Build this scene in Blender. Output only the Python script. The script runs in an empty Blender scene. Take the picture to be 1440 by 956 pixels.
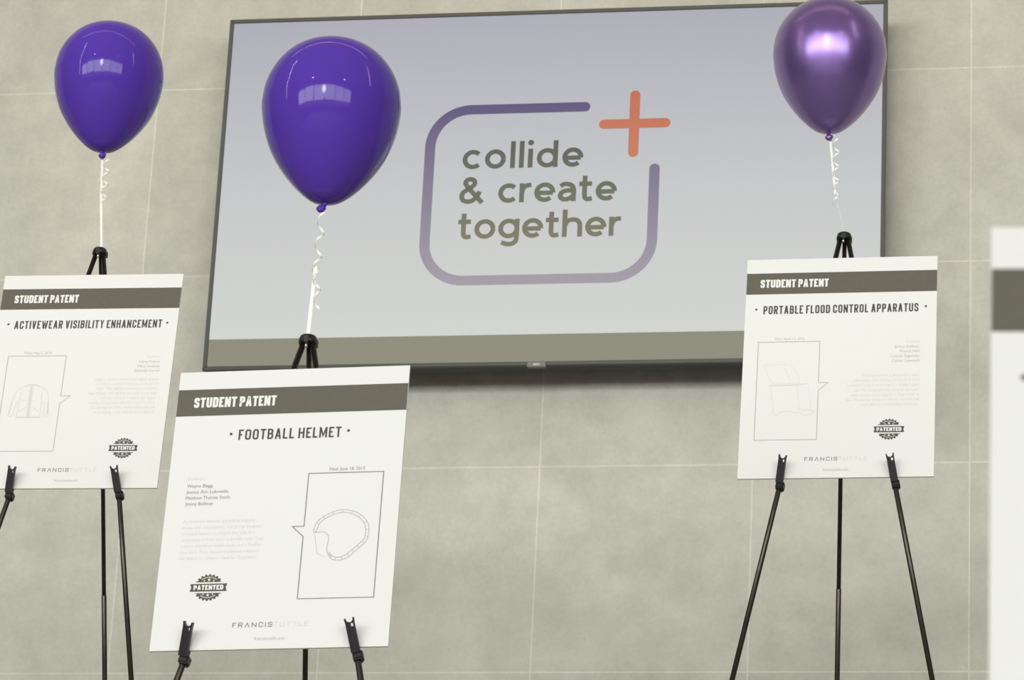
import bpy, bmesh, math, random
from mathutils import Vector, Matrix
random.seed(7)
C = bpy.context.scene.collection
S = bpy.context.scene
PI = math.pi
INCH = 0.0254

# ------------------------------------------------------------------ camera, world, lights, exposure
def rot3(yaw, pitch, roll):
    return Matrix.Rotation(yaw, 3, 'Z') @ Matrix.Rotation(pitch, 3, 'X') @ Matrix.Rotation(roll, 3, 'Y')

cd = bpy.data.cameras.new('camera')
cam = bpy.data.objects.new('camera', cd)
C.objects.link(cam)
S.camera = cam
cd.sensor_fit = 'HORIZONTAL'
cd.sensor_width = 36.0
cd.lens = 5487.435 * 36.0 / 1440.0
R = rot3(0.1809615, 0.3720389, -0.0498386)
Rc = Matrix((R.col[0], R.col[2], -R.col[1])).transposed()
cam.matrix_world = Matrix.Translation((3.01446, -10.34593, -4.93369)) @ Rc.to_4x4()
cd.clip_start = 0.05
cd.clip_end = 200
cd.dof.use_dof = True
cd.dof.focus_distance = 8.5
cd.dof.aperture_fstop = 15.0

S.view_settings.view_transform = 'Standard'
S.view_settings.look = 'None'
S.view_settings.exposure = 0.0
S.view_settings.gamma = 1.0
S.view_settings.use_curve_mapping = False

w = bpy.data.worlds.new('world')
S.world = w
w.use_nodes = True
bg = w.node_tree.nodes['Background']
wn = w.node_tree
wtc = wn.nodes.new('ShaderNodeTexCoord')
wsp = wn.nodes.new('ShaderNodeSeparateXYZ')
wrp = wn.nodes.new('ShaderNodeValToRGB')      # dim hall below, pale skylit roof above
wrp.color_ramp.elements[0].position = 0.05
wrp.color_ramp.elements[0].color = (0.05, 0.048, 0.043, 1)
wrp.color_ramp.elements[1].position = 0.75
wrp.color_ramp.elements[1].color = (0.25, 0.215, 0.18, 1)
wn.links.new(wtc.outputs['Generated'], wsp.inputs[0])
wn.links.new(wsp.outputs['Z'], wrp.inputs['Fac'])
wn.links.new(wrp.outputs['Color'], bg.inputs['Color'])
bg.inputs['Strength'].default_value = 1.0

def area_light(name, loc, target, sx, sy, power, color, shape='RECTANGLE'):
    l = bpy.data.lights.new(name, 'AREA')
    l.shape = shape
    l.size = sx
    if shape in ('RECTANGLE', 'ELLIPSE'):
        l.size_y = sy
    l.energy = power
    l.color = color
    o = bpy.data.objects.new(name, l)
    C.objects.link(o)
    o.location = loc
    d = Vector(target) - Vector(loc)
    o.rotation_euler = d.to_track_quat('-Z', 'Y').to_euler()
    return o

# the tall glass front of the atrium far behind the camera: sky through the upper panes, shaded ground through the lower
for k in range(6):
    x = 1.8 + (k - 2.5) * 20.7
    area_light('window_daylight', (x, -70.0, 6.9 + 0.4 * (k % 2)), (x, 0, 6.9 + 0.4 * (k % 2)), 19.7, 14.4, (600, 600, 580, 540, 500, 480)[k] * 15.1, (0.975, 1.0, 0.975))
    area_light('window_daylight', (x, -70.0, -3.6), (x, 0, -3.6), 19.0, 5.0, 240.0, (0.965, 1.0, 0.985))
# two small lamps high in the atrium
for x, p in ((-5.0, 90.0), (11.5, 90.0)):
    area_light('ceiling_lamp', (x, -20.0, 7.1), (1.2, 0, -1.3), 0.6, 0.6, p, (1.0, 0.98, 0.95), 'DISK')
# spots added to warm and brighten the wall, not lamps of the hall
def spot_light(name, loc, target, power, angle, color, radius):
    l = bpy.data.lights.new(name, 'SPOT')
    l.energy = power
    l.spot_size = math.radians(angle)
    l.spot_blend = 1.0
    l.shadow_soft_size = radius
    l.color = color
    o = bpy.data.objects.new(name, l)
    C.objects.link(o)
    o.location = loc
    o.rotation_euler = (Vector(target) - Vector(loc)).to_track_quat('-Z', 'Y').to_euler()
    return o
spot_light('added_wall_spot', (0.6, -13.6, 7.4), (1.1, 0, 1.0), 1100.0, 17.0, (1.0, 0.55, 0.22), 0.35)  # added only to warm the upper wall
# added broad beam making a pool of light under the television
spot_light('added_wall_spot', (1.0, -30.0, 3.8), (1.25, 0, -1.5), 8800.0, 8.0, (0.95, 1.0, 0.98), 2.4)
# long warm strip lights hung along the ceiling over the landing
area_light('ceiling_strip', (0.8, -2.6, 3.4), (0.8, -2.0, -3.0), 7.0, 0.05, 15.0, (1.0, 0.70, 0.48))
area_light('ceiling_strip', (-3.6, -5.5, 1.4), (0.5, -2.5, -1.5), 0.07, 4.5, 26.0, (1.0, 0.90, 0.82))
area_light('ceiling_strip', (6.6, -4.5, 2.2), (1.5, -2.0, -1.5), 0.07, 3.0, 16.0, (1.0, 0.92, 0.85))

# ------------------------------------------------------------------ materials
def lin(r, g, b):
    f = lambda c: (c / 255.0) / 12.92 if c / 255.0 <= 0.04045 else ((c / 255.0 + 0.055) / 1.055) ** 2.4
    return (f(r), f(g), f(b), 1.0)

def mat(name, col, rough=0.6, metal=0.0, coat=0.0, spec=0.5, noise=0.0, nscale=60.0):
    m = bpy.data.materials.new(name)
    m.use_nodes = True
    nt = m.node_tree
    b = nt.nodes['Principled BSDF']
    b.inputs['Base Color'].default_value = col
    b.inputs['Roughness'].default_value = rough
    b.inputs['Metallic'].default_value = metal
    b.inputs['Coat Weight'].default_value = coat
    b.inputs['Specular IOR Level'].default_value = spec
    if noise:
        tc = nt.nodes.new('ShaderNodeTexCoord')
        n = nt.nodes.new('ShaderNodeTexNoise')
        n.inputs['Scale'].default_value = nscale
        n.inputs['Detail'].default_value = 4
        r = nt.nodes.new('ShaderNodeValToRGB')
        r.color_ramp.elements[0].position = 0.3
        r.color_ramp.elements[1].position = 0.7
        r.color_ramp.elements[0].color = tuple(c * (1 - noise) for c in col[:3]) + (1,)
        r.color_ramp.elements[1].color = tuple(min(1, c * (1 + noise)) for c in col[:3]) + (1,)
        nt.links.new(tc.outputs['Object'], n.inputs['Vector'])
        nt.links.new(n.outputs['Fac'], r.inputs['Fac'])
        nt.links.new(r.outputs['Color'], b.inputs['Base Color'])
    return m

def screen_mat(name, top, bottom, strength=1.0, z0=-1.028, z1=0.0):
    """slide colour of the lit panel, with glare haze painted in as a top-to-bottom fade"""
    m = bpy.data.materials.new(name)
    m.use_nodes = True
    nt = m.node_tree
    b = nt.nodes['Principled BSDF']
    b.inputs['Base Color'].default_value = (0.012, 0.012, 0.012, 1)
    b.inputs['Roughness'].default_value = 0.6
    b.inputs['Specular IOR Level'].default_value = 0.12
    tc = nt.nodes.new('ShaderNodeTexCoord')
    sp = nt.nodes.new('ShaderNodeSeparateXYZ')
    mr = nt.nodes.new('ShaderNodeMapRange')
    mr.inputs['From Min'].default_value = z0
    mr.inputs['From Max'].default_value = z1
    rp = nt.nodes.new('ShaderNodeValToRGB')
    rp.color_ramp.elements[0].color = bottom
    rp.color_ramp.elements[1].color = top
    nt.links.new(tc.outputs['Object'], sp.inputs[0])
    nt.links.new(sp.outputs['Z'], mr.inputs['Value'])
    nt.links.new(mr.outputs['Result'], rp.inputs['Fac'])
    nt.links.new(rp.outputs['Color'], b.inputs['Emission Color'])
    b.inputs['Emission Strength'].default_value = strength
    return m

def tile_mat(name, base, grout):
    """large square concrete-look tiles, 0.61 m, stacked joints"""
    m = bpy.data.materials.new(name)
    m.use_nodes = True
    nt = m.node_tree
    N, Lk = nt.nodes, nt.links
    b = N['Principled BSDF']
    b.inputs['Roughness'].default_value = 0.62
    b.inputs['Specular IOR Level'].default_value = 0.3
    tc = N.new('ShaderNodeTexCoord')
    sp = N.new('ShaderNodeSeparateXYZ')
    cb = N.new('ShaderNodeCombineXYZ')
    Lk.new(tc.outputs['Object'], sp.inputs[0])
    Lk.new(sp.outputs['X'], cb.inputs['X'])
    Lk.new(sp.outputs['Z'], cb.inputs['Y'])
    br = N.new('ShaderNodeTexBrick')
    br.offset = 0.0
    br.squash = 1.0
    br.inputs['Scale'].default_value = 1.0
    br.inputs['Brick Width'].default_value = 0.61
    br.inputs['Row Height'].default_value = 0.61
    br.inputs['Mortar Size'].default_value = 0.0024
    br.inputs['Mortar Smooth'].default_value = 0.15
    br.inputs['Bias'].default_value = 0.0
    br.inputs['Color1'].default_value = tuple(c * 0.955 for c in base[:3]) + (1,)
    br.inputs['Color2'].default_value = tuple(c * 1.045 for c in base[:3]) + (1,)
    br.inputs['Mortar'].default_value = grout
    Lk.new(cb.outputs[0], br.inputs['Vector'])
    cur = br.outputs['Color']
    for sc, det, lo, hi, cl, ch in ((1.3, 4, 0.34, 0.68, (0.96, 0.965, 0.97), (1.04, 1.035, 1.02)),
                                    (3.4, 6, 0.34, 0.68, (0.91, 0.91, 0.90), (1.08, 1.08, 1.08)),
                                    (11.0, 8, 0.32, 0.70, (0.91, 0.915, 0.915), (1.075, 1.075, 1.07)),
                                    (70.0, 6, 0.28, 0.74, (0.93, 0.93, 0.94), (1.06, 1.06, 1.05))):
        n = N.new('ShaderNodeTexNoise')
        n.inputs['Scale'].default_value = sc
        n.inputs['Detail'].default_value = det
        n.inputs['Roughness'].default_value = 0.62
        r = N.new('ShaderNodeValToRGB')
        r.color_ramp.elements[0].position = lo
        r.color_ramp.elements[1].position = hi
        r.color_ramp.elements[0].color = cl + (1,)
        r.color_ramp.elements[1].color = ch + (1,)
        mx = N.new('ShaderNodeMix')
        mx.data_type = 'RGBA'
        mx.blend_type = 'MULTIPLY'
        mx.clamp_result = False
        mx.inputs[0].default_value = 1.0
        Lk.new(tc.outputs['Object'], n.inputs['Vector'])
        Lk.new(n.outputs['Fac'], r.inputs['Fac'])
        Lk.new(cur, mx.inputs[6])
        Lk.new(r.outputs['Color'], mx.inputs[7])
        cur = mx.outputs[2]
    Lk.new(cur, b.inputs['Base Color'])
    bp = N.new('ShaderNodeBump')
    bp.inputs['Strength'].default_value = 0.15
    bp.inputs['Distance'].default_value = 0.002
    bp.invert = True
    Lk.new(br.outputs['Fac'], bp.inputs['Height'])
    Lk.new(bp.outputs['Normal'], b.inputs['Normal'])
    return m

M = {}
M['wall'] = tile_mat('concrete_tile', (0.503, 0.498, 0.433, 1), (0.63, 0.615, 0.53, 1))
M['floor'] = mat('stair_concrete', (0.42, 0.41, 0.37, 1), 0.5, noise=0.06, nscale=5)
M['board'] = mat('white_board', (0.84, 0.84, 0.81, 1), 0.55, spec=0.3)
M['board_edge'] = M['board']
M['band'] = mat('printed_grey', (0.120, 0.113, 0.084, 1), 0.6, noise=0.05, nscale=90)
M['ink'] = mat('title_ink', (0.082, 0.077, 0.064, 1), 0.6)
M['white_ink'] = mat('white_ink', (0.86, 0.86, 0.82, 1), 0.6)
M['grey_ink'] = mat('grey_ink', (0.24, 0.235, 0.20, 1), 0.6)
M['light_ink'] = mat('light_ink', (0.50, 0.49, 0.44, 1), 0.6)
M['faint_ink'] = mat('faint_ink', (0.68, 0.675, 0.63, 1), 0.6)
M['seal_tan'] = mat('seal_tan_ink', (0.45, 0.42, 0.33, 1), 0.6)
M['black_metal'] = mat('black_metal', (0.050, 0.042, 0.034, 1), 0.30, metal=0.7, noise=0.15, nscale=40)
M['black_plastic'] = mat('black_plastic', (0.010, 0.009, 0.009, 1), 0.42, noise=0.1, nscale=80)
M['steel'] = mat('bright_steel', (0.75, 0.72, 0.68, 1), 0.3, metal=0.9)
M['bezel'] = mat('tv_bezel', (0.048, 0.050, 0.044, 1), 0.45, noise=0.05, nscale=60)
M['tv_side'] = mat('tv_housing', (0.014, 0.014, 0.013, 1), 0.5, noise=0.05, nscale=60)
M['tab'] = mat('tv_tab_grey', (0.15, 0.155, 0.15, 1), 0.4)
M['tab_letter'] = mat('tv_tab_lettering', (0.6, 0.6, 0.57, 1), 0.4)
M['ribbon'] = mat('white_ribbon', (0.88, 0.87, 0.80, 1), 0.35, noise=0.03, nscale=200)
M['mullion'] = mat('window_frame_grey', (0.2, 0.2, 0.2, 1), 0.5)

def balloon_mat(name, col, metal, rough, coat, deep, spec=0.35):
    m = bpy.data.materials.new(name)
    m.use_nodes = True
    nt = m.node_tree
    b = nt.nodes['Principled BSDF']
    n = nt.nodes.new('ShaderNodeTexNoise')
    tc = nt.nodes.new('ShaderNodeTexCoord')
    n.inputs['Scale'].default_value = 14
    r = nt.nodes.new('ShaderNodeValToRGB')
    r.color_ramp.elements[0].color = tuple(c * 0.96 for c in col[:3]) + (1,)
    r.color_ramp.elements[1].color = tuple(c * 1.04 for c in col[:3]) + (1,)
    nt.links.new(tc.outputs['Object'], n.inputs['Vector'])
    nt.links.new(n.outputs['Fac'], r.inputs['Fac'])
    nt.links.new(r.outputs['Color'], b.inputs['Base Color'])
    b.inputs['Roughness'].default_value = rough
    b.inputs['Metallic'].default_value = metal
    b.inputs['Coat Weight'].default_value = coat
    b.inputs['Specular IOR Level'].default_value = spec
    b.inputs['Coat Roughness'].default_value = 0.20
    b.inputs['Subsurface Weight'].default_value = deep
    b.inputs['Subsurface Radius'].default_value = (0.03, 0.02, 0.08)
    return m

M['latex'] = balloon_mat('purple_latex', (0.098, 0.042, 0.40, 1), 0.0, 0.075, 0.0, 0.0, 0.19)
M['latex_light'] = balloon_mat('bright_purple_latex', (0.098, 0.042, 0.40, 1), 0.0, 0.075, 0.0, 0.0, 0.19)
M['pearl'] = balloon_mat('pearl_purple_latex', (0.24, 0.145, 0.42, 1), 0.70, 0.30, 0.5, 0.0)
M['slide'] = screen_mat('slide_background', lin(170, 170, 182), lin(208, 210, 206))  # paler foot is glare painted into the emission
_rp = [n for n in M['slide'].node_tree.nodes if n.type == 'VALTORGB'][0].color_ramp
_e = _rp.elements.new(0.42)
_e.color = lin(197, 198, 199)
M['band_glare'] = screen_mat('footer_glare', lin(140, 138, 121), lin(140, 138, 121))  # black band; its grey glow is painted room reflection
M['slide_mark'] = screen_mat('slide_violet', lin(92, 82, 122), lin(160, 154, 164), 1.0, -0.86, -0.30)  # violet pales downward as painted glare
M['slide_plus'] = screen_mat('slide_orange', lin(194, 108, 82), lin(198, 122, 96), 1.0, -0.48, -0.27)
M['slide_text'] = screen_mat('slide_lettering', lin(92, 92, 82), lin(124, 124, 102), 1.0, -0.76, -0.42)  # same painted glare lightens the lower words

# ------------------------------------------------------------------ mesh helpers
class MB:
    def __init__(self):
        self.bm = bmesh.new()
    def poly(self, pts):
        try:
            return self.bm.faces.new([self.bm.verts.new(p) for p in pts])
        except ValueError:
            return None
    def box(self, x0, x1, y0, y1, z0, z1, bevel=0.0):
        b = bmesh.new()
        bmesh.ops.create_cube(b, size=1)
        for v in b.verts:
            v.co = Vector(((x0 + x1) / 2 + v.co.x * (x1 - x0), (y0 + y1) / 2 + v.co.y * (y1 - y0), (z0 + z1) / 2 + v.co.z * (z1 - z0)))
        if bevel:
            bmesh.ops.bevel(b, geom=b.edges[:], offset=bevel, segments=2, affect='EDGES', profile=0.5)
        self.merge(b)
        return self
    def merge(self, b, mtx=None):
        if mtx is not None:
            b.transform(mtx)
        me = bpy.data.meshes.new('tmp')
        b.to_mesh(me)
        b.free()
        self.bm.from_mesh(me)
        bpy.data.meshes.remove(me)
    def merge_mesh(self, me):
        self.bm.from_mesh(me)
    def tube(self, pts, rad, seg=12, caps=True):
        """tube through points; rad is one radius or one per point"""
        pts = [Vector(p) for p in pts]
        n = len(pts)
        if not isinstance(rad, (list, tuple)):
            rad = [rad] * n
        t0 = (pts[1] - pts[0]).normalized()
        ref = Vector((0, 0, 1)) if abs(t0.z) < 0.9 else Vector((1, 0, 0))
        u = t0.cross(ref).normalized()
        rings = []
        for i in range(n):
            t = (pts[min(i + 1, n - 1)] - pts[max(i - 1, 0)]).normalized()
            u = (u - t * u.dot(t)).normalized()
            v = t.cross(u)
            rings.append([self.bm.verts.new(pts[i] + (u * math.cos(2 * PI * k / seg) + v * math.sin(2 * PI * k / seg)) * rad[i]) for k in range(seg)])
        for a, b in zip(rings, rings[1:]):
            for k in range(seg):
                f = self.bm.faces.new((a[k], a[(k + 1) % seg], b[(k + 1) % seg], b[k]))
                f.smooth = True
        if caps:
            self.bm.faces.new(list(reversed(rings[0])))
            self.bm.faces.new(rings[-1])
        return self
    def lathe(self, prof, seg=48):
        """prof: (radius, z) from bottom to top, closed by poles when radius is 0"""
        rings = []
        for r, z in prof:
            if r < 1e-7:
                rings.append([self.bm.verts.new((0, 0, z))])
            else:
                rings.append([self.bm.verts.new((r * math.cos(2 * PI * k / seg), r * math.sin(2 * PI * k / seg), z)) for k in range(seg)])
        for a, b in zip(rings, rings[1:]):
            for k in range(seg):
                k2 = (k + 1) % seg
                if len(a) == 1 and len(b) == 1:
                    continue
                if len(a) == 1:
                    f = self.bm.faces.new((a[0], b[k2], b[k]))
                elif len(b) == 1:
                    f = self.bm.faces.new((a[k], a[k2], b[0]))
                else:
                    f = self.bm.faces.new((a[k], a[k2], b[k2], b[k]))
                f.smooth = True
        return self
    def prism(self, poly, h, mtx=None):
        """2-D outline in x,y pulled from z=0 to z=h"""
        b = bmesh.new()
        f = b.faces.new([b.verts.new((x, y, 0)) for x, y in poly])
        r = bmesh.ops.extrude_face_region(b, geom=[f])
        for v in [g for g in r['geom'] if isinstance(g, bmesh.types.BMVert)]:
            v.co.z += h
        bmesh.ops.recalc_face_normals(b, faces=b.faces[:])
        self.merge(b, mtx)
        return self
    def build(self, name, material, parent=None, recalc=True):
        if recalc:
            bmesh.ops.recalc_face_normals(self.bm, faces=self.bm.faces[:])
        me = bpy.data.meshes.new(name)
        self.bm.to_mesh(me)
        self.bm.free()
        if material:
            me.materials.append(material)
        o = bpy.data.objects.new(name, me)
        C.objects.link(o)
        if parent:
            o.parent = parent
        return o

def empty(name, mtx):
    o = bpy.data.objects.new(name, None)
    C.objects.link(o)
    o.empty_display_size = 0.1
    o.matrix_world = mtx
    return o

def tag(o, label=None, cat=None, group=None, kind=None):
    if label: o['label'] = label
    if cat: o['category'] = cat
    if group: o['group'] = group
    if kind: o['kind'] = kind
    return o

# ------------------------------------------------------------------ flat lettering and line drawing
class Ink:
    """flat printed shapes in a sheet's own x,y (metres), standing a hair in front of the sheet"""
    def __init__(self, off=0.0005, to3=None):
        self.bm = bmesh.new()
        self.off = off
        self.base = off
        self.n = 0
        self.to3 = to3 or (lambda x, y, o: (x, -o, y))
    def face(self, pts):
        a = 0.0
        for (x0, y0), (x1, y1) in zip(pts, pts[1:] + pts[:1]):
            a += x0 * y1 - x1 * y0
        if abs(a) < 1e-12:
            return
        if a < 0:
            pts = pts[::-1]
        self.bm.faces.new([self.bm.verts.new(self.to3(x, y, self.off)) for x, y in pts])
    def stroke(self, pts, t, closed=False, ext=0.0, rnd=False):
        self.n += 1
        self.off = self.base + (self.n % 7) * 2.2e-5   # crossing strokes never share a plane
        P = [Vector(p) for p in pts]
        q = [P[0]]
        for p in P[1:]:
            if (p - q[-1]).length > 1e-6:
                q.append(p)
        if closed and (q[0] - q[-1]).length < 1e-6:
            q.pop()
        P = q
        n = len(P)
        if n < 2:
            return
        if ext and not closed:
            P[0] = P[0] + (P[0] - P[1]).normalized() * ext
            P[-1] = P[-1] + (P[-1] - P[-2]).normalized() * ext
        L, Rr = [], []
        for i in range(n):
            if closed:
                a, b = P[i - 1], P[(i + 1) % n]
                d0, d1 = (P[i] - a).normalized(), (b - P[i]).normalized()
            else:
                d0 = (P[i] - P[i - 1]).normalized() if i else (P[1] - P[0]).normalized()
                d1 = (P[i + 1] - P[i]).normalized() if i < n - 1 else d0
            n0, n1 = Vector((-d0.y, d0.x)), Vector((-d1.y, d1.x))
            mv = n0 + n1
            if mv.length < 1e-6:
                mv = n0.copy()
            mv.normalize()
            k = 1.0 / max(mv.dot(n0), 0.4)
            L.append(P[i] + mv * (t / 2 * k))
            Rr.append(P[i] - mv * (t / 2 * k))
        for i in range(n if closed else n - 1):
            j = (i + 1) % n
            self.face([tuple(Rr[i]), tuple(Rr[j]), tuple(L[j]), tuple(L[i])])
        if rnd and not closed:
            for e, d in ((P[0], P[0] - P[1]), (P[-1], P[-1] - P[-2])):
                a0 = math.atan2(d.y, d.x)
                self.face([(e.x + t / 2 * math.cos(a0 - PI / 2 + PI * k / 12), e.y + t / 2 * math.sin(a0 - PI / 2 + PI * k / 12)) for k in range(13)])
    def disc(self, x, y, r, n=20):
        self.face([(x + r * math.cos(2 * PI * k / n), y + r * math.sin(2 * PI * k / n)) for k in range(n)])
    def text(self, body, x, y, size, width=None, align='LEFT', bold=0.0):
        """one line of small type; x is its left or right end, y its baseline"""
        cu = bpy.data.curves.new('type', 'FONT')
        cu.body = body
        cu.size = size
        cu.resolution_u = 2
        cu.offset = bold
        o = bpy.data.objects.new('type', cu)
        me = bpy.data.meshes.new_from_object(o)
        bpy.data.objects.remove(o)
        bpy.data.curves.remove(cu)
        xs = [v.co.x for v in me.vertices]
        if not xs:
            return
        x0, x1 = min(xs), max(xs)
        k = (width / (x1 - x0)) if width else 1.0
        wd = (x1 - x0) * k
        ox = x if align == 'LEFT' else (x - wd if align == 'RIGHT' else x - wd / 2)
        vs = [self.bm.verts.new(self.to3(ox + (v.co.x - x0) * k, y + v.co.y, self.off)) for v in me.vertices]
        for p in me.polygons:
            try:
                self.bm.faces.new([vs[i] for i in p.vertices])
            except ValueError:
                pass
        bpy.data.meshes.remove(me)
    def build(self, name, material, parent):
        me = bpy.data.meshes.new(name)
        self.bm.to_mesh(me)
        self.bm.free()
        me.materials.append(material)
        o = bpy.data.objects.new(name, me)
        C.objects.link(o)
        o.parent = parent
        return o

def fillet(pts, flags, r, closed=False, seg=5):
    out = []
    n = len(pts)
    for i, p in enumerate(pts):
        p = Vector(p)
        if not flags[i] or (not closed and i in (0, n - 1)):
            out.append(tuple(p))
            continue
        a, b = Vector(pts[i - 1]), Vector(pts[(i + 1) % n])
        d0, d1 = a - p, b - p
        rr = min(r, d0.length * 0.49, d1.length * 0.49)
        s, e = p + d0.normalized() * rr, p + d1.normalized() * rr
        for k in range(seg + 1):
            u = k / seg
            out.append(tuple(s * (1 - u) ** 2 + p * 2 * u * (1 - u) + e * u ** 2))
    return out

# condensed capitals: each stroke is (points, round flags, closed, square ends)
def _s(pts, fl=None, closed=False, ext=True):
    return (pts, fl or [0] * len(pts), closed, ext)
CAPS = {
 'A': (0.50, [_s([(0, -.12), (.44, 1), (.56, 1), (1, -.12)], None, False, False), _s([(.2, .27), (.8, .27)], None, False, False)]),
 'B': (0.46, [_s([(0, 0), (0, 1), (.95, 1), (.95, .53), (0, .53)], [0, 0, 1, 1, 0], False, False), _s([(0, .53), (1, .53), (1, 0), (0, 0)], [0, 1, 1, 0], False, False), _s([(0, 0), (0, .2)])]),
 'C': (0.46, [_s([(1, .66), (1, 1), (0, 1), (0, 0), (1, 0), (1, .34)], [0, 1, 1, 1, 1, 0], False, False)]),
 'D': (0.46, [_s([(0, 0), (0, 1), (1, 1), (1, 0)], [0, 0, 1, 1], True)]),
 'E': (0.40, [_s([(1, 1), (0, 1), (0, 0), (1, 0)]), _s([(0, .52), (.85, .52)], None, False, False)]),
 'F': (0.39, [_s([(1, 1), (0, 1), (0, 0)]), _s([(0, .50), (.85, .50)], None, False, False)]),
 'H': (0.48, [_s([(0, 0), (0, 1)]), _s([(1, 0), (1, 1)]), _s([(0, .52), (1, .52)], None, False, False)]),
 'I': (0.0, [_s([(.5, 0), (.5, 1)])]),
 'L': (0.38, [_s([(0, 1), (0, 0), (1, 0)])]),
 'M': (0.62, [_s([(0, 0), (0, 1)]), _s([(1, 0), (1, 1)]), _s([(0.02, 1.05), (.5, .15), (.98, 1.05)], None, False, False)]),
 'N': (0.49, [_s([(0, 0), (0, 1)]), _s([(1, 0), (1, 1)]), _s([(0.03, 1.0), (.97, 0.0)], None, False, False)]),
 'O': (0.47, [_s([(0, 0), (0, 1), (1, 1), (1, 0)], [1, 1, 1, 1], True)]),
 'P': (0.45, [_s([(0, 0), (0, 1), (1, 1), (1, .44), (0, .44)], [0, 0, 1, 1, 0])]),
 'R': (0.46, [_s([(0, 0), (0, 1), (1, 1), (1, .48), (0, .48)], [0, 0, 1, 1, 0]), _s([(.55, .48), (1, -.1)], None, False, False)]),
 'S': (0.45, [_s([(1, .70), (1, 1), (0, 1), (0, .56), (1, .46), (1, 0), (0, 0), (0, .30)], [0, 1, 1, 1, 1, 1, 1, 0], False, False)]),
 'T': (0.44, [_s([(0, 1), (1, 1)]), _s([(.5, 0), (.5, 1)])]),
 'U': (0.47, [_s([(0, 1), (0, 0), (1, 0), (1, 1)], [0, 1, 1, 0])]),
 'V': (0.48, [_s([(0, 1.12), (.46, 0), (.54, 0), (1, 1.12)], None, False, False)]),
 'W': (0.72, [_s([(0, 1.1), (.24, 0), (.28, 0), (.5, 1), (.72, 0), (.76, 0), (1, 1.1)], None, False, False)]),
 'Y': (0.48, [_s([(0, 1.1), (.5, .45), (1, 1.1)], None, False, False), _s([(.5, 0), (.5, .45)])]),
 'V_': (0, []),
}
CAPS['Λ'] = (0.50, [_s([(0, -.12), (.5, 1.0), (1, -.12)], None, False, False)])

def caps_line(ink, text, x0, y0, x1, h, t, gap, wide=1.0, space=0.26):
    """capitals between x0 and x1 on baseline y0: cap height h, stroke t; letter widths stretch to fill"""
    base = 0.0
    cnt = 0
    for ch in text:
        if ch == ' ':
            base += space * h
        else:
            base += CAPS[ch][0] * h * wide if CAPS[ch][0] else 0
            cnt += 1
    fixed = sum(t for ch in text if ch != ' ' and CAPS[ch][0] == 0)
    gaps = gap * h * (len(text) - 1)
    k = ((x1 - x0) - fixed) / (base + gaps)
    x = x0
    for ch in text:
        if ch == ' ':
            x += (space + gap) * h * k
            continue
        wch = CAPS[ch][0] * h * wide * k if CAPS[ch][0] else t
        for pts, fl, closed, ext in CAPS[ch][1]:
            q = [(x + t / 2 + px * (wch - t), y0 + t / 2 + py * (h - t)) for px, py in pts]
            if any(fl):
                q = fillet(q, fl, min(0.17 * h + t * 0.2, 0.6 * (wch - t)), closed, 4)
            # trim diagonals that overshoot the cap height
            q = [(a, min(max(b, y0 + (0 if not ext else t / 2)), y0 + h - (0 if not ext else t / 2))) if not ext else (a, b) for a, b in q]
            ink.stroke(q, t, closed, t / 2 if ext else 0.0)
        x += wch + gap * h * k

def arc(cx, cy, rx, ry, a0, a1, n=20):
    return [(cx + rx * math.cos(math.radians(a0 + (a1 - a0) * i / n)), cy + ry * math.sin(math.radians(a0 + (a1 - a0) * i / n))) for i in range(n + 1)]

def smooth(pts, n=6, closed=False):
    P = [Vector(p) for p in pts]
    m = len(P)
    out = []
    for i in range(m if closed else m - 1):
        if closed:
            p0, p1, p2, p3 = P[i - 1], P[i], P[(i + 1) % m], P[(i + 2) % m]
        else:
            p0, p1, p2, p3 = P[max(i - 1, 0)], P[i], P[i + 1], P[min(i + 2, m - 1)]
        for k in range(n):
            u = k / n
            out.append(0.5 * ((2 * p1) + (p2 - p0) * u + (2 * p0 - 5 * p1 + 4 * p2 - p3) * u * u + (3 * p1 - p0 - 3 * p2 + p3) * u ** 3))
    if not closed:
        out.append(P[-1])
    return [tuple(v) for v in out]

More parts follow.
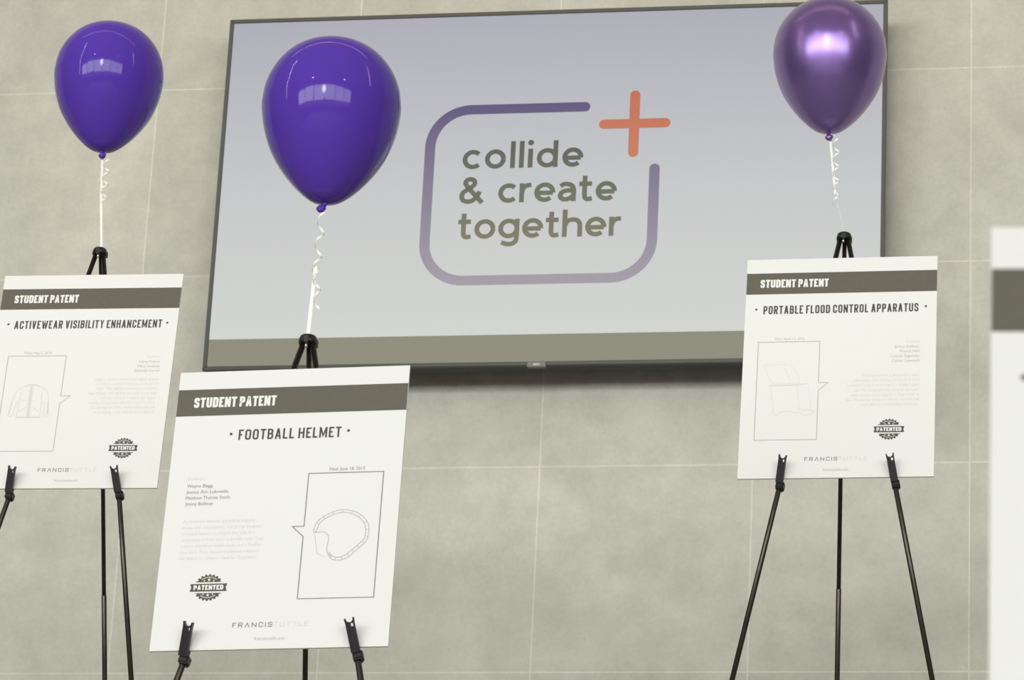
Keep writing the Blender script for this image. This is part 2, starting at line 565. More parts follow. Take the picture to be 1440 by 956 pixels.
# round lower-case letters, x-height 1, stroke .25
r_, cx_ = 0.395, 0.52
LOWER = {
 'c': (0.90, [arc(cx_, .5, r_, r_, 44, 316)]),
 'o': (1.04, [arc(cx_, .5, r_, r_, 0, 360, 32)]),
 'l': (0.25, [[(.125, 0), (.125, 1.42)]]),
 'i': (0.25, [[(.125, 0), (.125, 1)], 'dot']),
 'd': (1.04, [arc(cx_, .5, r_, r_, 0, 360, 32), [(.915, 0), (.915, 1.42)]]),
 'e': (1.02, [[(.16, .47), (.915, .47)], arc(cx_, .5, r_, r_, -4, 314, 28)]),
 'r': (0.58, [[(.125, 0), (.125, 1)], smooth([(.125, .5), (.2, .74), (.36, .875), (.58, .895)])]),
 'a': (0.90, [smooth([(.12, .80), (.30, .90), (.52, .89), (.70, .80), (.775, .60)]) + [(.775, 0)], smooth([(.775, .56), (.45, .565), (.20, .47), (.13, .28), (.24, .13), (.45, .11), (.66, .20), (.775, .34)])]),
 't': (0.66, [[(.27, 1.32), (.27, .36)] + smooth([(.27, .36), (.30, .18), (.42, .095), (.64, .13)]), [(0.0, .895), (.62, .895)]]),
 'g': (1.04, [arc(cx_, .5, r_, r_, 0, 360, 32), [(.915, 1), (.915, .05)] + smooth([(.915, .05), (.87, -.17), (.70, -.29), (.48, -.31), (.18, -.22)])]),
 'h': (0.99, [[(.125, 0), (.125, 1.42)], smooth([(.125, .52), (.22, .78), (.42, .885), (.68, .87), (.83, .72), (.865, .50)]) + [(.865, 0)]]),
 '&': (1.22, [[(1.14, 0.02), (.40, .86)] + smooth([(.40, .86), (.29, 1.06), (.36, 1.22), (.53, 1.27), (.70, 1.20), (.74, 1.04), (.64, .90), (.42, .74), (.20, .58), (.13, .38), (.20, .18), (.42, .10), (.66, .15), (.86, .34), (1.0, .62)])]),
}
def lower_line(ink, text, x0, y0, x1, xh, t, gap=0.17, space=0.52):
    tot = sum((space if c == ' ' else LOWER[c][0] + gap) for c in text) - gap
    k = (x1 - x0) / (tot * xh)
    x = x0
    for c in text:
        if c == ' ':
            x += space * xh * k
            continue
        wd, strokes = LOWER[c]
        for s in strokes:
            if s == 'dot':
                ink.disc(x + .125 * xh, y0 + 1.32 * xh, 0.62 * t)
                continue
            ink.stroke([(x + px * xh, y0 + py * xh) for px, py in s], t)
        # spacing absorbs the fit so the letters keep their round shape
        x += (wd + gap) * xh * k

# ------------------------------------------------------------------ the setting
bm = MB()
bm.box(-9, 12, 0.0, 0.2, -3.2, 6.0)
o = bm.build('wall_back', M['wall'])
tag(o, 'grey concrete-look tiled back wall', 'wall', kind='structure')

# broad seating steps climbing to the landing under the wall, below the frame
TREADS = [(-2.20, 0.0, -2.83), (-2.72, -2.20, -3.30), (-4.45, -2.72, -3.77), (-5.35, -4.45, -4.24), (-6.55, -5.35, -4.71), (-8.2, -6.55, -5.20), (-8.9, -8.2, -5.63), (-9.5, -8.9, -6.06)]
bm = MB()
for y0, y1, z in TREADS:
    bm.box(-9, 12, y0, y1, -6.7, z)
bm.box(-9, 12, -30.0, -9.5, -6.7, -6.50)
o = bm.build('floor', M['floor'])
tag(o, 'broad concrete seating steps rising to the landing', 'floor', kind='structure')

# ------------------------------------------------------------------ television
TVX, TVY, TVZ = 0.2436, -0.140, 0.160
TVW, TVH, TVD = 1.968, 1.127, 0.066
tv = empty('television', Matrix.Translation((TVX, TVY, TVZ)) @ Matrix.Scale(0.9971, 4))
tag(tv, 'large wall-mounted television showing a violet and orange logo slide', 'television')
B = 0.0125
bm = MB()          # housing, a slightly smaller deep box behind the bezel
bm.box(0.004, TVW - 0.004, 0.007, TVD, -TVH + 0.004, -0.004, 0.003)
bm.build('housing', M['tv_side'], tv)
bm = MB()
bm.box(0.62, 1.35, TVD, 0.1404, -0.85, -0.25)
bm.build('wall_bracket', M['tv_side'], tv)
bm = MB()          # bezel: four mitred bars
def bar(bm, a, b, c, d, y0, y1):
    lo = [bm.bm.verts.new((x, y0, z)) for x, z in (a, b, c, d)]
    hi = [bm.bm.verts.new((x, y1, z)) for x, z in (a, b, c, d)]
    bm.bm.faces.new(lo)
    bm.bm.faces.new(hi[::-1])
    for i in range(4):
        bm.bm.faces.new((lo[i], lo[(i + 1) % 4], hi[(i + 1) % 4], hi[i]))
o4 = [(0, 0), (TVW, 0), (TVW, -TVH), (0, -TVH)]
i4 = [(B, -B), (TVW - B, -B), (TVW - B, -TVH + B), (B, -TVH + B)]
for i in range(4):
    j = (i + 1) % 4
    bar(bm, o4[i], o4[j], i4[j], i4[i], 0.0, 0.012)
bez = bm.build('bezel', M['bezel'], tv)
mod = bez.modifiers.new('bevel', 'BEVEL')
mod.width = 0.0015
mod.segments = 2
mod.limit_method = 'ANGLE'
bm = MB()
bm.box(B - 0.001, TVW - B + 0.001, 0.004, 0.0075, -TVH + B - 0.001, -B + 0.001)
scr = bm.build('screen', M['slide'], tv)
YS = 0.004
def tvink(off=0.0006):
    return Ink(off, lambda x, y, o: (x, YS - o, y))
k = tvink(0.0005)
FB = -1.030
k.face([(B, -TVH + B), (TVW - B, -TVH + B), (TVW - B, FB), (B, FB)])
k.build('footer_band_with_glare', M['band_glare'], scr)
def ty(v): return v
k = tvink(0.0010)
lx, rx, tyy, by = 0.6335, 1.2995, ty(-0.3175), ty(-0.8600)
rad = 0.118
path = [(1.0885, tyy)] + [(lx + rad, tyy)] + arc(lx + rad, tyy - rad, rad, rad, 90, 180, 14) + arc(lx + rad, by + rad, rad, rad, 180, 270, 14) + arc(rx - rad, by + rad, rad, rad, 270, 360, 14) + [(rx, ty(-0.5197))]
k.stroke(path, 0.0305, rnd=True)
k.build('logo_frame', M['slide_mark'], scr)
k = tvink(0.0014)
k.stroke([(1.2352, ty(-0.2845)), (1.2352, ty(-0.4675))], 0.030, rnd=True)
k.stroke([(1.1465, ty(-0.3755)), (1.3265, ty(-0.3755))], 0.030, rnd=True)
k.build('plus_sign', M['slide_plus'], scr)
XH, ST = 0.0605, 0.0143
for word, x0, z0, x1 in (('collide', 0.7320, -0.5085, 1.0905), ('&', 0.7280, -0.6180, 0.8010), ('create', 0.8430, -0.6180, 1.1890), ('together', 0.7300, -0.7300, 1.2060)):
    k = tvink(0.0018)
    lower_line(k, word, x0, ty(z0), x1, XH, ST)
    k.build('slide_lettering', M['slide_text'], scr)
bm = MB()
bm.box(0.9542, 1.0077, -0.004, 0.010, -TVH - 0.006, -TVH + 0.010, 0.001)
tab = bm.build('brand_tab', M['tab'], tv)
k = Ink(0.0045)
caps_line(k, 'NEC', 0.9720, -TVH - 0.0015, 0.9900, 0.0062, 0.0018, 0.12, 1.4)
k.build('brand_lettering', M['tab_letter'], tab)

# ------------------------------------------------------------------ posters
def sheet_matrix(center, yaw, tilt, roll):
    Rm = rot3(yaw, -tilt, roll)
    return Matrix.Translation(center) @ Rm.to_4x4()

def frame_callout(side, x0, x1, y0, y1, yt, yb, tip):
    """speech-bubble outline; side +1 tail on the right, -1 on the left (inches)"""
    if side > 0:
        return [(x0, y0), (x0, y1), (x1, y1), (x1, yt), (tip, yt), (x1, yb), (x1, y0)]
    return [(x0, y0), (x0, yb), (tip, yt), (x0, yt), (x0, y1), (x1, y1), (x1, y0)]

def star(x, y, r):
    return [(x + (r if i % 2 == 0 else r * .45) * math.sin(PI * i / 5), y + (r if i % 2 == 0 else r * .45) * math.cos(PI * i / 5)) for i in range(10)]

def make_poster(label, center, yaw, tilt, roll, title, tx, dots, mirror, filed, names, desc, draw, seal_at, small=True, shift=0.0):
    Mx = sheet_matrix(center, yaw, tilt, roll)
    base = Mx @ Matrix.Translation((0, 0, -0.3048))
    t = empty('patent_poster', base)
    tag(t, label, 'poster', 'student patent posters on easels')
    def I(off): return Ink(off, lambda x, y, o: (x * INCH - 0.2286, -o, y * INCH))
    bm = MB()
    bm.box(-0.2286, 0.2286, 0.0, 0.005, 0.0, 0.6096, 0.0006)
    bm.build('board', M['board'], t)
    k = I(0.0004)
    k.face([(0.02, 20.06), (17.98, 20.06), (17.98, 22.41), (0.02, 22.41)])
    band = k.build('header_band', M['band'], t)
    k = I(0.0008)
    caps_line(k, 'STUDENT PATENT', 1.34, 20.78, 7.80, 0.90, 0.186, 0.065, 1.0, 0.10)
    k.build('header_lettering', M['white_ink'], band)
    if title:
        k = I(0.0004)
        caps_line(k, title, tx[0], 17.83, tx[1], 0.92, 0.142, 0.13, 1.0, 0.07)
        for d in dots:
            k.disc(d, 18.38, 0.115)
        k.build('title_lettering', M['ink'], t)
    # callout box with the patent drawing
    if mirror:
        bx0, bx1, tip = 10.86, 16.62, 9.97
    else:
        bx0, bx1, tip = 1.39 + shift, 7.16 + shift * 1.1, 8.05 + shift * 1.3
    k = I(0.0004)
    k.stroke([p for p in frame_callout(-1 if mirror else 1, bx0, bx1, 4.08, 14.73, 10.20, 9.33, tip)], 0.072, True)
    k.build('callout_frame', M['grey_ink'] if mirror else M['light_ink'], t)
    if filed:
        k = I(0.0004)
        k.text(filed, (bx0 + bx1) / 2 + 0.05, 14.93, 0.40, 2.72, 'CENTER')
        k.build('filing_date', M['grey_ink'] if mirror else M['light_ink'], t)
    if draw:
        k = I(0.0004)
        for pts, tk, cl in draw:
            k.stroke(pts, tk, cl)
        k.build('patent_drawing', M['light_ink'] if mirror else M['faint_ink'], t)
    al = 'LEFT' if mirror else 'RIGHT'
    ax = 1.50 if mirror else 16.52 + shift * 1.5
    if names:
        k = I(0.0004)
        k.text('Students:', ax, 14.42, 0.38, 1.35, al)
        k.build('students_heading', M['faint_ink'], t)
        k = I(0.0004)
        y = names[0]
        for s, wd in names[1]:
            k.text(s, ax, y, 0.41, wd, al)
            y -= 0.515
        k.build('student_names', M['grey_ink'] if mirror else M['light_ink'], t)
    if desc:
        k = I(0.0004)
        y = desc[0]
        for s, wd in desc[1]:
            k.text(s, ax, y, 0.40, wd, al)
            y -= 0.525
        k.build('description_text', M['faint_ink'], t)
    # gear seal with its banner
    sx, sy = seal_at
    k = I(0.0004)
    gear = []
    nt = 22
    for i in range(nt):
        for f, rr in ((0.0, 1.0), (0.28, 1.13), (0.55, 1.13), (0.82, 1.0)):
            a = 2 * PI * (i + f) / nt
            gear.append((rr * math.cos(a), rr * math.sin(a)))
    def half(sgn):
        c = 0.46
        out = []
        for (xa, ya) in gear + gear[:1]:
            out.append((xa, ya))
        pts = []
        for (a, b) in zip(gear, gear[1:] + gear[:1]):
            ia, ib = a[1] * sgn > c, b[1] * sgn > c
            if ia: pts.append(a)
            if ia != ib:
                u = (c * sgn - a[1]) / (b[1] - a[1])
                pts.append((a[0] + u * (b[0] - a[0]), c * sgn))
        # start at the cut so that the outline is one run
        j = max(range(len(pts)), key=lambda i: math.hypot(pts[i][0] - pts[i - 1][0], pts[i][1] - pts[i - 1][1]))
        return pts[j:] + pts[:j]
    for sgn in (1, -1):
        h = half(sgn)
        c0 = (0, 0.46 * sgn)
        for a, b in zip(h, h[1:]):
            k.face([(sx + c0[0], sy + c0[1]), (sx + a[0], sy + a[1]), (sx + b[0], sy + b[1])])
    k.face([(sx - 1.42, sy - .32), (sx + 1.42, sy - .32), (sx + 1.32, sy), (sx + 1.42, sy + .32), (sx - 1.42, sy + .32), (sx - 1.32, sy)])
    seal = k.build('patent_seal', M['ink'], t)
    k = I(0.0007)
    caps_line(k, 'PATENTED', sx - 1.14, sy - .205, sx + 1.14, 0.41, 0.105, 0.09, 1.3)
    for sgn in (1, -1):
        k.face(star(sx, sy + .64 * sgn, .15))
        k.face(star(sx - .36, sy + .56 * sgn, .09))
        k.face(star(sx + .36, sy + .56 * sgn, .09))
    k.build('seal_lettering', M['white_ink'], seal)
    for sgn in (1, -1):
        k = I(0.0007)
        k.stroke([(sx + .86 * math.cos(a), sy + .86 * math.sin(a) * sgn) for a in [math.radians(48 + 84 * i / 14) for i in range(15)]], 0.11)
        k.build('seal_ring', M['seal_tan'], seal)
    k = I(0.0004)
    caps_line(k, 'FRΛNCIS', 6.12, 1.80, 9.15, 0.40, 0.062, 0.30, 1.5)
    k.build('logo_lettering', M['grey_ink'], t)
    k = I(0.0004)
    caps_line(k, 'TUTTLE', 9.25, 1.80, 11.88, 0.40, 0.045, 0.30, 1.5)
    lt = k.build('logo_lettering', M['faint_ink'], t)
    lt['label'] = 'paler half of the logo lettering'
    k = I(0.0004)
    k.text('francistuttle.edu', 9.03, 0.72, 0.40, 2.32, 'CENTER')
    k.build('web_address', M['light_ink'], t)
    return t

# the three drawings, in inches on their sheets
def helmet():
    outer = smooth([(11.60, 9.72), (11.85, 10.55), (12.55, 11.15), (13.45, 11.50), (14.35, 11.45), (15.15, 11.05), (15.72, 10.35), (15.85, 9.55), (15.72, 8.85), (15.30, 8.35), (14.85, 7.90), (14.45, 7.50), (13.80, 7.25), (13.20, 7.35), (12.88, 7.75)])
    inner = smooth([(11.80, 9.66), (12.08, 10.45), (12.68, 10.95), (13.50, 11.27), (14.28, 11.22), (15.00, 10.85), (15.48, 10.25), (15.62, 9.55), (15.50, 8.95), (15.10, 8.52), (14.68, 8.10), (14.25, 7.70), (13.78, 7.50), (13.25, 7.58), (12.95, 7.95)])
    vis = smooth([(11.62, 9.62), (11.95, 9.66), (12.45, 9.66), (12.78, 9.35), (12.82, 8.85), (12.76, 8.35), (12.82, 7.95), (13.05, 7.66), (13.25, 7.58)])
    mask = smooth([(11.75, 9.5), (11.90, 8.6), (12.10, 7.85), (12.75, 7.55)])
    dash = [([(o_[0], o_[1]), (i_[0], i_[1])], 0.035, False) for o_, i_ in list(zip(outer, inner))[::5]]
    return [(outer, 0.055, False), (inner, 0.055, False), (vis, 0.055, False), (mask, 0.03, False)] + dash
def jacket(dx=0.0):
    J = []
    def s(p, tk=0.05, sm=True, cl=False):
        J.append(([(x + dx, y) for x, y in (smooth(p) if sm else p)], tk, cl))
    s([(3.75, 11.28), (3.30, 11.05), (2.85, 10.55), (2.62, 9.6), (2.48, 8.75), (2.42, 8.05), (2.75, 8.0), (2.95, 8.9), (3.15, 9.6)])
    s([(5.05, 11.28), (5.55, 11.05), (6.0, 10.55), (6.2, 9.6), (6.30, 8.75), (6.32, 8.05), (6.0, 8.0), (5.85, 8.9), (5.72, 9.6)])
    s([(3.35, 10.6), (3.28, 9.2), (3.25, 7.75)])
    s([(5.45, 10.6), (5.52, 9.2), (5.55, 7.75)])
    s([(3.25, 7.85), (5.55, 7.85)], 0.11, False)
    s([(3.75, 11.28), (4.05, 11.45), (4.75, 11.45), (5.05, 11.28)], 0.12)
    s([(4.22, 11.3), (4.22, 7.9)], 0.05, False)
    s([(4.50, 11.3), (4.50, 7.9)], 0.05, False)
    s([(4.36, 11.3), (4.36, 7.9)], 0.11, False)
    s([(2.60, 9.6), (2.46, 8.2)], 0.10, False)
    s([(6.16, 9.6), (6.28, 8.2)], 0.10, False)
    s([(3.4, 10.0), (3.7, 9.7), (4.1, 9.75)])
    s([(3.4, 8.5), (3.8, 8.75), (4.1, 9.0)])
    s([(4.7, 9.0), (5.0, 8.75), (5.4, 8.5)])
    return J
def barrier():
    J = []
    def s(p, tk=0.03, sm=False, cl=False):
        J.append((smooth(p) if sm else p, tk, cl))
    s([(2.0, 12.2), (4.4, 12.2), (5.0, 11.6), (5.4, 10.2), (3.1, 10.1), (2.6, 10.6)], 0.03, False, True)
    s([(2.55, 9.95), (5.3, 10.0), (6.1, 10.1)], 0.085)
    s([(2.7, 9.9), (3.1, 7.1)], 0.03)
    s([(5.2, 9.9), (5.5, 7.1)], 0.03)
    s([(6.2, 9.9), (6.6, 7.2)], 0.03)
    s([(3.0, 7.1), (3.4, 6.7), (3.8, 7.1), (5.4, 7.0), (5.9, 6.7), (6.6, 6.8), (6.7, 7.2), (5.6, 7.3)], 0.045, True)
    s([(3.9, 11.9), (4.6, 10.4)], 0.03)
    return J

P_RIGHT = ((2.2280, -1.7419, -1.6001), 0.0, 0.1818, -0.0029)
P_FRONT = ((1.3258, -3.4696, -2.5389), 0.0, 0.1710, -0.0198)
P_LEFT = ((0.3557, -1.6883, -1.5856), 0.0309, 0.1686, -0.0054)
_yaw, _tilt = math.radians(2.0), math.radians(10.0)
_tl = Vector((2.868, -7.407, -3.676))
P_NEAR = (tuple(_tl - rot3(_yaw, -_tilt, 0) @ Vector((-0.2286, 0, 0.3048))), _yaw, _tilt, 0.0)

make_poster('white poster headed FOOTBALL HELMET, standing lower than the other two', *P_FRONT, 'FOOTBALL HELMET', (5.10, 13.08), (4.50, 13.63), True,
            'Filed: June 18, 2015',
            (13.78, [('Wayne Blagg,', 2.05), ('Jessica Ann Lukowski,', 3.30), ('Matthew Thomas Smith,', 3.48), ('Jimmy Bollman', 2.15)]),
            (10.72, [("As America's favorite sport faces ongoing", 5.55), ('issues with concussions, this group designed', 6.10), ('a football helmet to mitigate that risk. It is', 5.62), ('comprised of three parts: a durable outer shell,', 6.35), ('a shock-absorbent middle layer, and a flexible', 6.15), ('inner shell. Tests showed the helmet reduction', 6.10), ("the impact to a player's head by 75 percent", 5.85)]),
            helmet(), (4.00, 5.20))
make_poster('white poster headed PORTABLE FLOOD CONTROL APPARATUS under the pearly balloon', *P_RIGHT, 'PORTABLE FLOOD CONTROL APPARATUS', (1.72, 16.28), (1.04, 16.97), False,
            'Filed: April 13, 2016',
            (13.86, [('Jimmy Bollman,', 2.35), ('Patrick Neil,', 1.85), ('Connor Sagonsky,', 2.75), ('Colton Cammack', 2.60)]),
            (10.76, [('This flood barrier is designed for quick', 5.3), ('deployment with varying conditions. A sewn', 6.1), ("container's large bottom tube is a smaller upper", 6.8), ('tube. An impregnable tarp ties from the upper', 6.1), ('tube, and the small capacity to keep water at', 6.3), ('bay. This barrier is easy to remove, reusable, and', 6.7), ('most efficient at protecting structures.', 5.4)]),
            barrier(), (13.81, 5.06))
make_poster('white poster headed ACTIVEWEAR VISIBILITY ENHANCEMENT, by the wall left of the television', *P_LEFT, 'ACTIVEWEAR VISIBILITY ENHANCEMENT', (1.70, 16.46), (1.08, 16.97), False,
            'Filed: May 5, 2016',
            (13.86, [('Sidney Francis,', 2.15), ('Tiffany Swallow,', 2.30), ('Elizabeth Carroll', 2.45)]),
            (11.90, [('Joggers, runners, walkers, and joggers all have', 6.3), ('one thing in common: they want to be safe at', 6.2), ('night. This lighted activewear creates a', 6.0), ('high visibility LED lighting vest that works with', 6.7), ('reflective material to ensure 360 degree', 5.5), ("visibility, all times even when the wearer's posture.", 6.6), ('The lighting can still be visible reflectively and', 6.4), ('as something as the clothing can be ignored.', 6.0)]),
            jacket(), (14.20, 4.36), shift=0.18)
make_poster('blurred white poster cut off by the right frame edge, nearest the camera', *P_NEAR, None, None, None, False, None, None, None, None, (13.81, 5.06))
# its left bullet is the only mark of the title in view
near = [o_ for o_ in C.objects if o_.name.startswith('patent_poster')][-1]
k = Ink(0.0004, lambda x, y, o: (x * INCH - 0.2286, -o, y * INCH))
k.disc(1.05, 18.38, 0.115)
k.build('title_bullet', M['ink'], near)

# ------------------------------------------------------------------ easels
def leg_builder(top, foot, parent, split, rear=False):
    top, foot = Vector(top), Vector(foot)
    d = foot - top
    m1 = top + d * split
    m2 = top + d * (split + 0.012)
    e = foot - d.normalized() * 0.03
    bm = MB()
    # inner tube above, wider sleeve tube below
    bm.tube([top, m2], 0.0054 if rear else 0.0062, 14)
    bm.tube([m1, m1 + d.normalized() * 0.002, e], [0.0054, 0.0064, 0.0064] if rear else [0.0062, 0.0070, 0.0070], 14)
    o = bm.build('leg', M['black_metal'], parent)
    bm = MB()
    bm.tube([e - d.normalized() * 0.005, foot - d.normalized() * 0.006, foot], [0.0075, 0.0085, 0.0080], 12)
    bm.build('rubber_foot', M['black_plastic'], o)
    return o

def make_easel(label, pose, headx, hz, sl, sr, floor_z, rear_a, rear_b=0.33, split=0.47):
    center, yaw, tilt, roll = pose
    Mx = sheet_matrix(center, yaw, tilt, roll)
    off = 0.0118
    W = lambda x, y, z: Mx @ Vector((x, y, z))
    head = W(headx, off, hz)
    base = Vector((head.x, head.y, floor_z))
    t = empty('display_easel', Matrix.Translation(base))
    tag(t, label, 'easel', 'black tripod easels')
    Lc = lambda p: Vector(p) - base
    # tapered plastic head with a flat top
    ax = (W(headx, off, hz + 0.1) - head).normalized()
    q = Vector((0, 0, 1)).rotation_difference(Vector((0, 0.06, 1)).normalized()).to_matrix().to_4x4()
    b = bmesh.new()
    bmb = MB()
    bmb.lathe([(0.0, -0.0165), (0.0175, -0.0165), (0.0190, -0.0145), (0.0185, -0.009), (0.0165, -0.0015), (0.0150, 0.0), (0.0, 0.0)], 14)
    for k in range(3):
        a = math.radians(-90 + 120 * k)
        bmb.box(-0.005 + 0.0155 * math.cos(a), 0.005 + 0.0155 * math.cos(a), -0.005 + 0.0155 * math.sin(a), 0.005 + 0.0155 * math.sin(a), -0.020, -0.005, 0.0012)
    bmb.bm.transform(Matrix.Translation(Lc(head)) @ q)
    hd = bmb.build('head', M['black_plastic'], t)
    hd_bm = MB()
    hd_bm.tube([Lc(head) + Vector((-0.001, -0.010, -0.018)), Lc(head) + Vector((-0.001, -0.010, -0.026))], 0.0033, 10)
    hd_bm.build('rivet', M['steel'], hd)
    def plane_leg(sx, slope):
        z0 = hz - 0.018
        x0 = headx + sx * 0.010
        p0 = W(x0, off, z0)
        # run down the sheet plane until the tread
        z = z0
        dz = (W(0, off, -1) - W(0, off, 0)).z
        # solve for local z where world z equals the tread
        f = lambda zz: W(x0 + sx * slope * (z0 - zz), off, zz)
        a, b2 = z0, z0 - 4.0
        for _ in range(60):
            mid = (a + b2) / 2
            if f(mid).z > floor_z: a = mid
            else: b2 = mid
        return p0, f(a), f
    holders = []
    for sx, slope in ((-1, sl), (1, sr)):
        p0, p1, f = plane_leg(sx, slope)
        leg_builder(Lc(p0), Lc(p1), t, 0.80)
        # fold-out holder arm: sits on the leg under the sheet, rises in front of it
        piv = f(-0.3200)
        along = (f(0.0) - f(-0.5)).normalized()
        nrm = -(Mx.to_3x3() @ Vector((0, 1, 0)))
        side = along.cross(nrm).normalized()
        d = (along * math.cos(math.radians(31)) + nrm * math.sin(math.radians(31))).normalized()
        n2 = side.cross(d).normalized()
        Am = Matrix((side, d, n2)).transposed().to_4x4()
        Am.translation = Lc(piv + nrm * 0.0112)
        wv, ln = 0.0088, 0.069
        h = []
        prof = [(-wv, 0.0), (wv, 0.0), (wv, ln - 0.012), (wv + 0.001, ln), (wv - 0.0022, ln)]
        prof += [(0.0066 * math.cos(a), ln - 0.0015 + 0.0066 * math.sin(a) * -1 - 0.000) for a in [math.radians(10 + 160 * i / 8) for i in range(9)]]
        prof += [(-wv + 0.0022, ln), (-wv - 0.001, ln), (-wv, ln - 0.012)]
        bm = MB()
        # side rails and crosspieces leave the small slot near the tip open
        sl0, sl1 = ln - 0.0165, ln - 0.0105
        low = [(-wv, 0.004), (wv, 0.004), (wv, sl0), (-wv, sl0)]
        bm.prism(low, 0.009, Am @ Matrix.Translation((0, 0, -0.0045)))
        bm.prism([(-wv, sl0), (0.0012, sl0), (0.0012, sl1), (-wv, sl1)], 0.009, Am @ Matrix.Translation((0, 0, -0.0045)))
        bm.prism([(0.0056, sl0), (wv, sl0), (wv, sl1), (0.0056, sl1)], 0.009, Am @ Matrix.Translation((0, 0, -0.0045)))
        tipp = [(-wv, sl1), (wv, sl1)] + [p for p in prof if p[1] > sl1 + 1e-6]
        bm.prism(tipp, 0.009, Am @ Matrix.Translation((0, 0, -0.0045)))
        # knuckle that clamps on the leg
        b = bmesh.new()
        bmesh.ops.create_cube(b, size=1)
        for v in b.verts:
            v.co = Vector((0.0018 + v.co.x * 0.0195, v.co.y * 0.020, v.co.z * 0.024))
        bmesh.ops.bevel(b, geom=b.edges[:], offset=0.003, segments=2, affect='EDGES')
        K = Matrix((side, along, side.cross(along))).transposed().to_4x4()
        K.translation = Lc(piv) + nrm * 0.002 - along * 0.0005
        bm.merge(b, K)
        bm.build('holder_arm', M['black_plastic'], t)
    ph = head + Vector((0, 0.012, -0.018))
    dirv = Vector((rear_a, rear_b, -1))
    leg_builder(Lc(ph), Lc(ph + dirv * (ph.z - floor_z)), t, split, True)
    return t

e_front = make_easel('black tripod easel holding the football helmet poster', P_FRONT, 0.018, 0.385, 0.248, 0.206, -3.77, -0.017, split=0.56)
e_right = make_easel('black tripod easel holding the flood control poster', P_RIGHT, 0.0015, 0.381, 0.178, 0.186, -2.83, -0.030, split=0.50)
e_left = make_easel('black tripod easel holding the activewear poster', P_LEFT, 0.003, 0.388, 0.190, 0.176, -2.83, 0.0095, split=0.50)
e_near = make_easel('black tripod easel behind the cut-off poster at the right edge', P_NEAR, 0.0, 0.383, 0.185, 0.185, -5.20, 0.0)

# ------------------------------------------------------------------ balloons
def ribbon_mesh(pts, wdirs, width, thick=0.0004):
    """a flat ribbon through pts, lying along wdirs, with a real thickness"""
    bm = MB()
    n = len(pts)
    rows = []
    for i in range(n):
        p = Vector(pts[i])
        t = (Vector(pts[min(i + 1, n - 1)]) - Vector(pts[max(i - 1, 0)])).normalized()
        wv = Vector(wdirs[i])
        wv = (wv - t * wv.dot(t)).normalized()
        nv = t.cross(wv).normalized()
        rows.append([bm.bm.verts.new(p + wv * sx * width / 2 + nv * sn * thick / 2) for sx, sn in ((-1, -1), (1, -1), (1, 1), (-1, 1))])
    for a, b in zip(rows, rows[1:]):
        for q in range(4):
            bm.bm.faces.new((a[q], a[(q + 1) % 4], b[(q + 1) % 4], b[q]))
    bm.bm.faces.new(rows[0])
    bm.bm.faces.new(rows[-1][::-1])
    return bm

def helix(p0, p1, r, turns, phase=0.0, per=14, taper=1.0):
    p0, p1 = Vector(p0), Vector(p1)
    d = (p1 - p0).normalized()
    u = d.cross(Vector((0, 1, 0))).normalized()
    v = d.cross(u)
    n = int(turns * per)
    pts, wd = [], []
    for i in range(n + 1):
        a = 2 * PI * turns * i / n + phase
        rr = r * (1 + (taper - 1) * i / n)
        pts.append(p0 + (p1 - p0) * (i / n) + (u * math.cos(a) + v * math.sin(a)) * rr)
        wd.append(d)
    return pts, wd

PROFILE = [(0.020, 0.0), (0.046, 0.004), (0.118, 0.031), (0.192, 0.088), (0.275, 0.176), (0.356, 0.286), (0.425, 0.410), (0.473, 0.550), (0.498, 0.690), (0.500, 0.790), (0.478, 0.920), (0.420, 1.045), (0.330, 1.150), (0.215, 1.222), (0.105, 1.258), (0.0, 1.268)]

def make_balloon(label, base, width, lean, material, head, tether, curls, rib_w, knot_dir, sy=1.0):
    """base: where the neck meets the knot"""
    base = Vector(base)
    t = empty('balloon', Matrix.Translation(base))
    tag(t, label, 'balloon', 'purple balloons tied to the easels')
    prof = [tuple(p) for p in smooth([(r, z * sy) for r, z in PROFILE], 5)]
    prof = [(max(r, 0.0) * width, z * width) for r, z in prof]
    prof[-1] = (0.0, prof[-1][1])
    bm = MB()
    bm.lathe(prof, 64)
    bm.bm.transform(Matrix.Rotation(lean[0], 4, 'Y') @ Matrix.Rotation(lean[1], 4, 'X'))
    bm.build('envelope', material, t)
    # twisted neck and rolled lip
    bm = MB()
    kd = Vector(knot_dir)
    bm.tube([(0, 0, 0.006), (0, 0, -0.004), kd * 0.5, kd], [0.0065, 0.0045, 0.0050, 0.0058], 12)
    bm.tube([kd + Vector((-0.0075, 0, 0.001)), kd + Vector((-0.003, -0.002, -0.001)), kd + Vector((0.004, -0.002, 0.000)), kd + Vector((0.0085, 0, 0.003))], [0.0040, 0.0078, 0.0078, 0.0035], 12)
    bm.build('knot', material, t)
    for pts, wd, wid in tether:
        m = ribbon_mesh([Vector(p) - base for p in pts], wd, wid)
        m.build('ribbon', M['ribbon'], t)
    for pts, wd, wid in curls:
        m = ribbon_mesh([Vector(p) - base for p in pts], wd, wid)
        m.build('curled_ribbon', M['ribbon'], t)
    return t

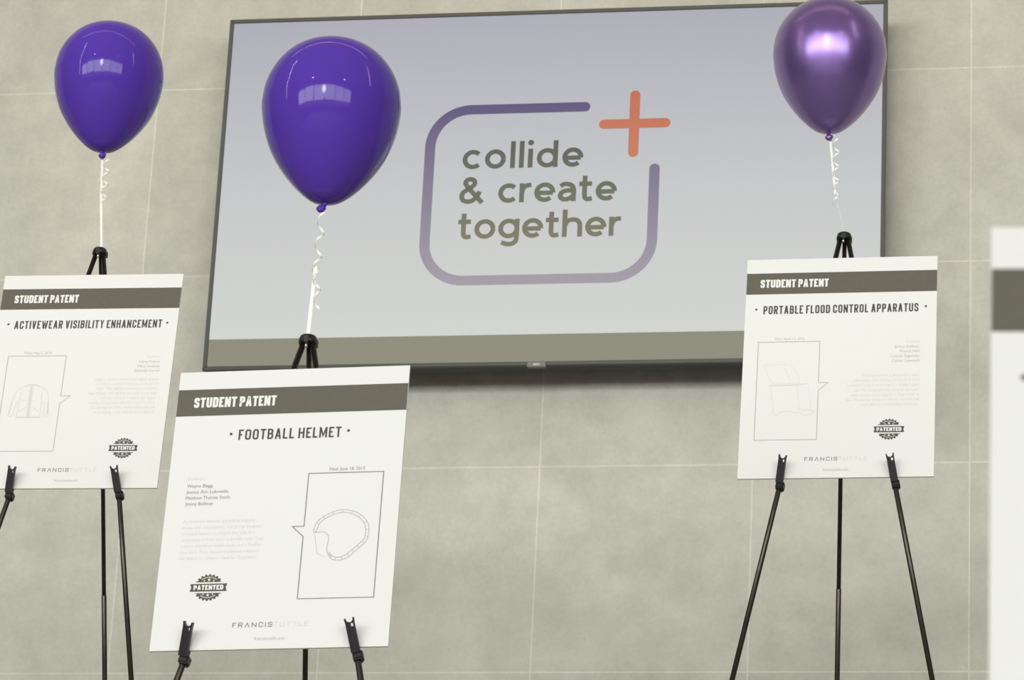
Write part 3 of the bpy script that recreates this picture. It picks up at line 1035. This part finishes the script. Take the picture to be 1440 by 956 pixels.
def straight(a, b, wid, wdir=(1, 0, 0), bow=0.0, n=10):
    a, b = Vector(a), Vector(b)
    pts = [a.lerp(b, i / n) + Vector((bow * math.sin(PI * i / n), 0, 0)) for i in range(n + 1)]
    return (pts, [Vector(wdir)] * (n + 1), wid)

def curl(a, b, r, turns, wid, phase=0.0, taper=1.0):
    pts, wd = helix(a, b, r, turns, phase, 14, taper)
    return (pts, wd, wid)

HF = (1.3366, -3.3932, -2.161)
YF = -3.4132
make_balloon('large glossy purple balloon in front of the television', (1.3555, YF, -1.885), 0.278, (0.0, 0.0), M['latex_light'], HF,
             [curl((1.352, YF, -1.905), (1.347, YF, -2.035), 0.0085, 2.6, 0.0045, 0.5),
              straight((1.3455, YF, -2.02), (1.3375, YF + 0.010, -2.1600), 0.0072)],
             [curl((1.3490, YF - 0.004, -2.03), (1.3560, YF - 0.004, -2.115), 0.0085, 1.9, 0.0045, 0.3, 0.8)],
             0.007, (-0.006, -0.004, -0.014))
HR = (2.2281, -1.6622, -1.2277)
YR = -1.6822
make_balloon('pearly violet balloon cut by the top frame edge', (2.1875, YR, -0.966), 0.278, (0.0, 0.0), M['pearl'], HR,
             [straight((2.1925, YR, -0.985), (2.2065, YR, -1.130), 0.0055),
              straight((2.2065, YR, -1.128), (2.2281, YR + 0.012, -1.2265), 0.0010, (0, 1, 0))],
             [curl((2.2080, YR - 0.006, -0.985), (2.2100, YR - 0.006, -1.162), 0.0085, 4.6, 0.0040, 0.2)],
             0.007, (0.002, -0.004, -0.016))
HL = (0.3527, -1.6124, -1.2047)
YL = -1.630
make_balloon('purple balloon hanging before bare tiles left of the television', (0.3410, YL, -0.944), 0.278, (0.0, 0.0), M['latex'], HL,
             [straight((0.3435, YL, -0.962), (0.3500, YL, -1.075), 0.0055),
              straight((0.3490, YL, -1.065), (0.3590, YL + 0.012, -1.2035), 0.0058)],
             [curl((0.3590, YL - 0.006, -0.970), (0.3585, YL - 0.006, -1.088), 0.0085, 3.3, 0.0042, 0.4)],
             0.007, (0.003, -0.004, -0.014))
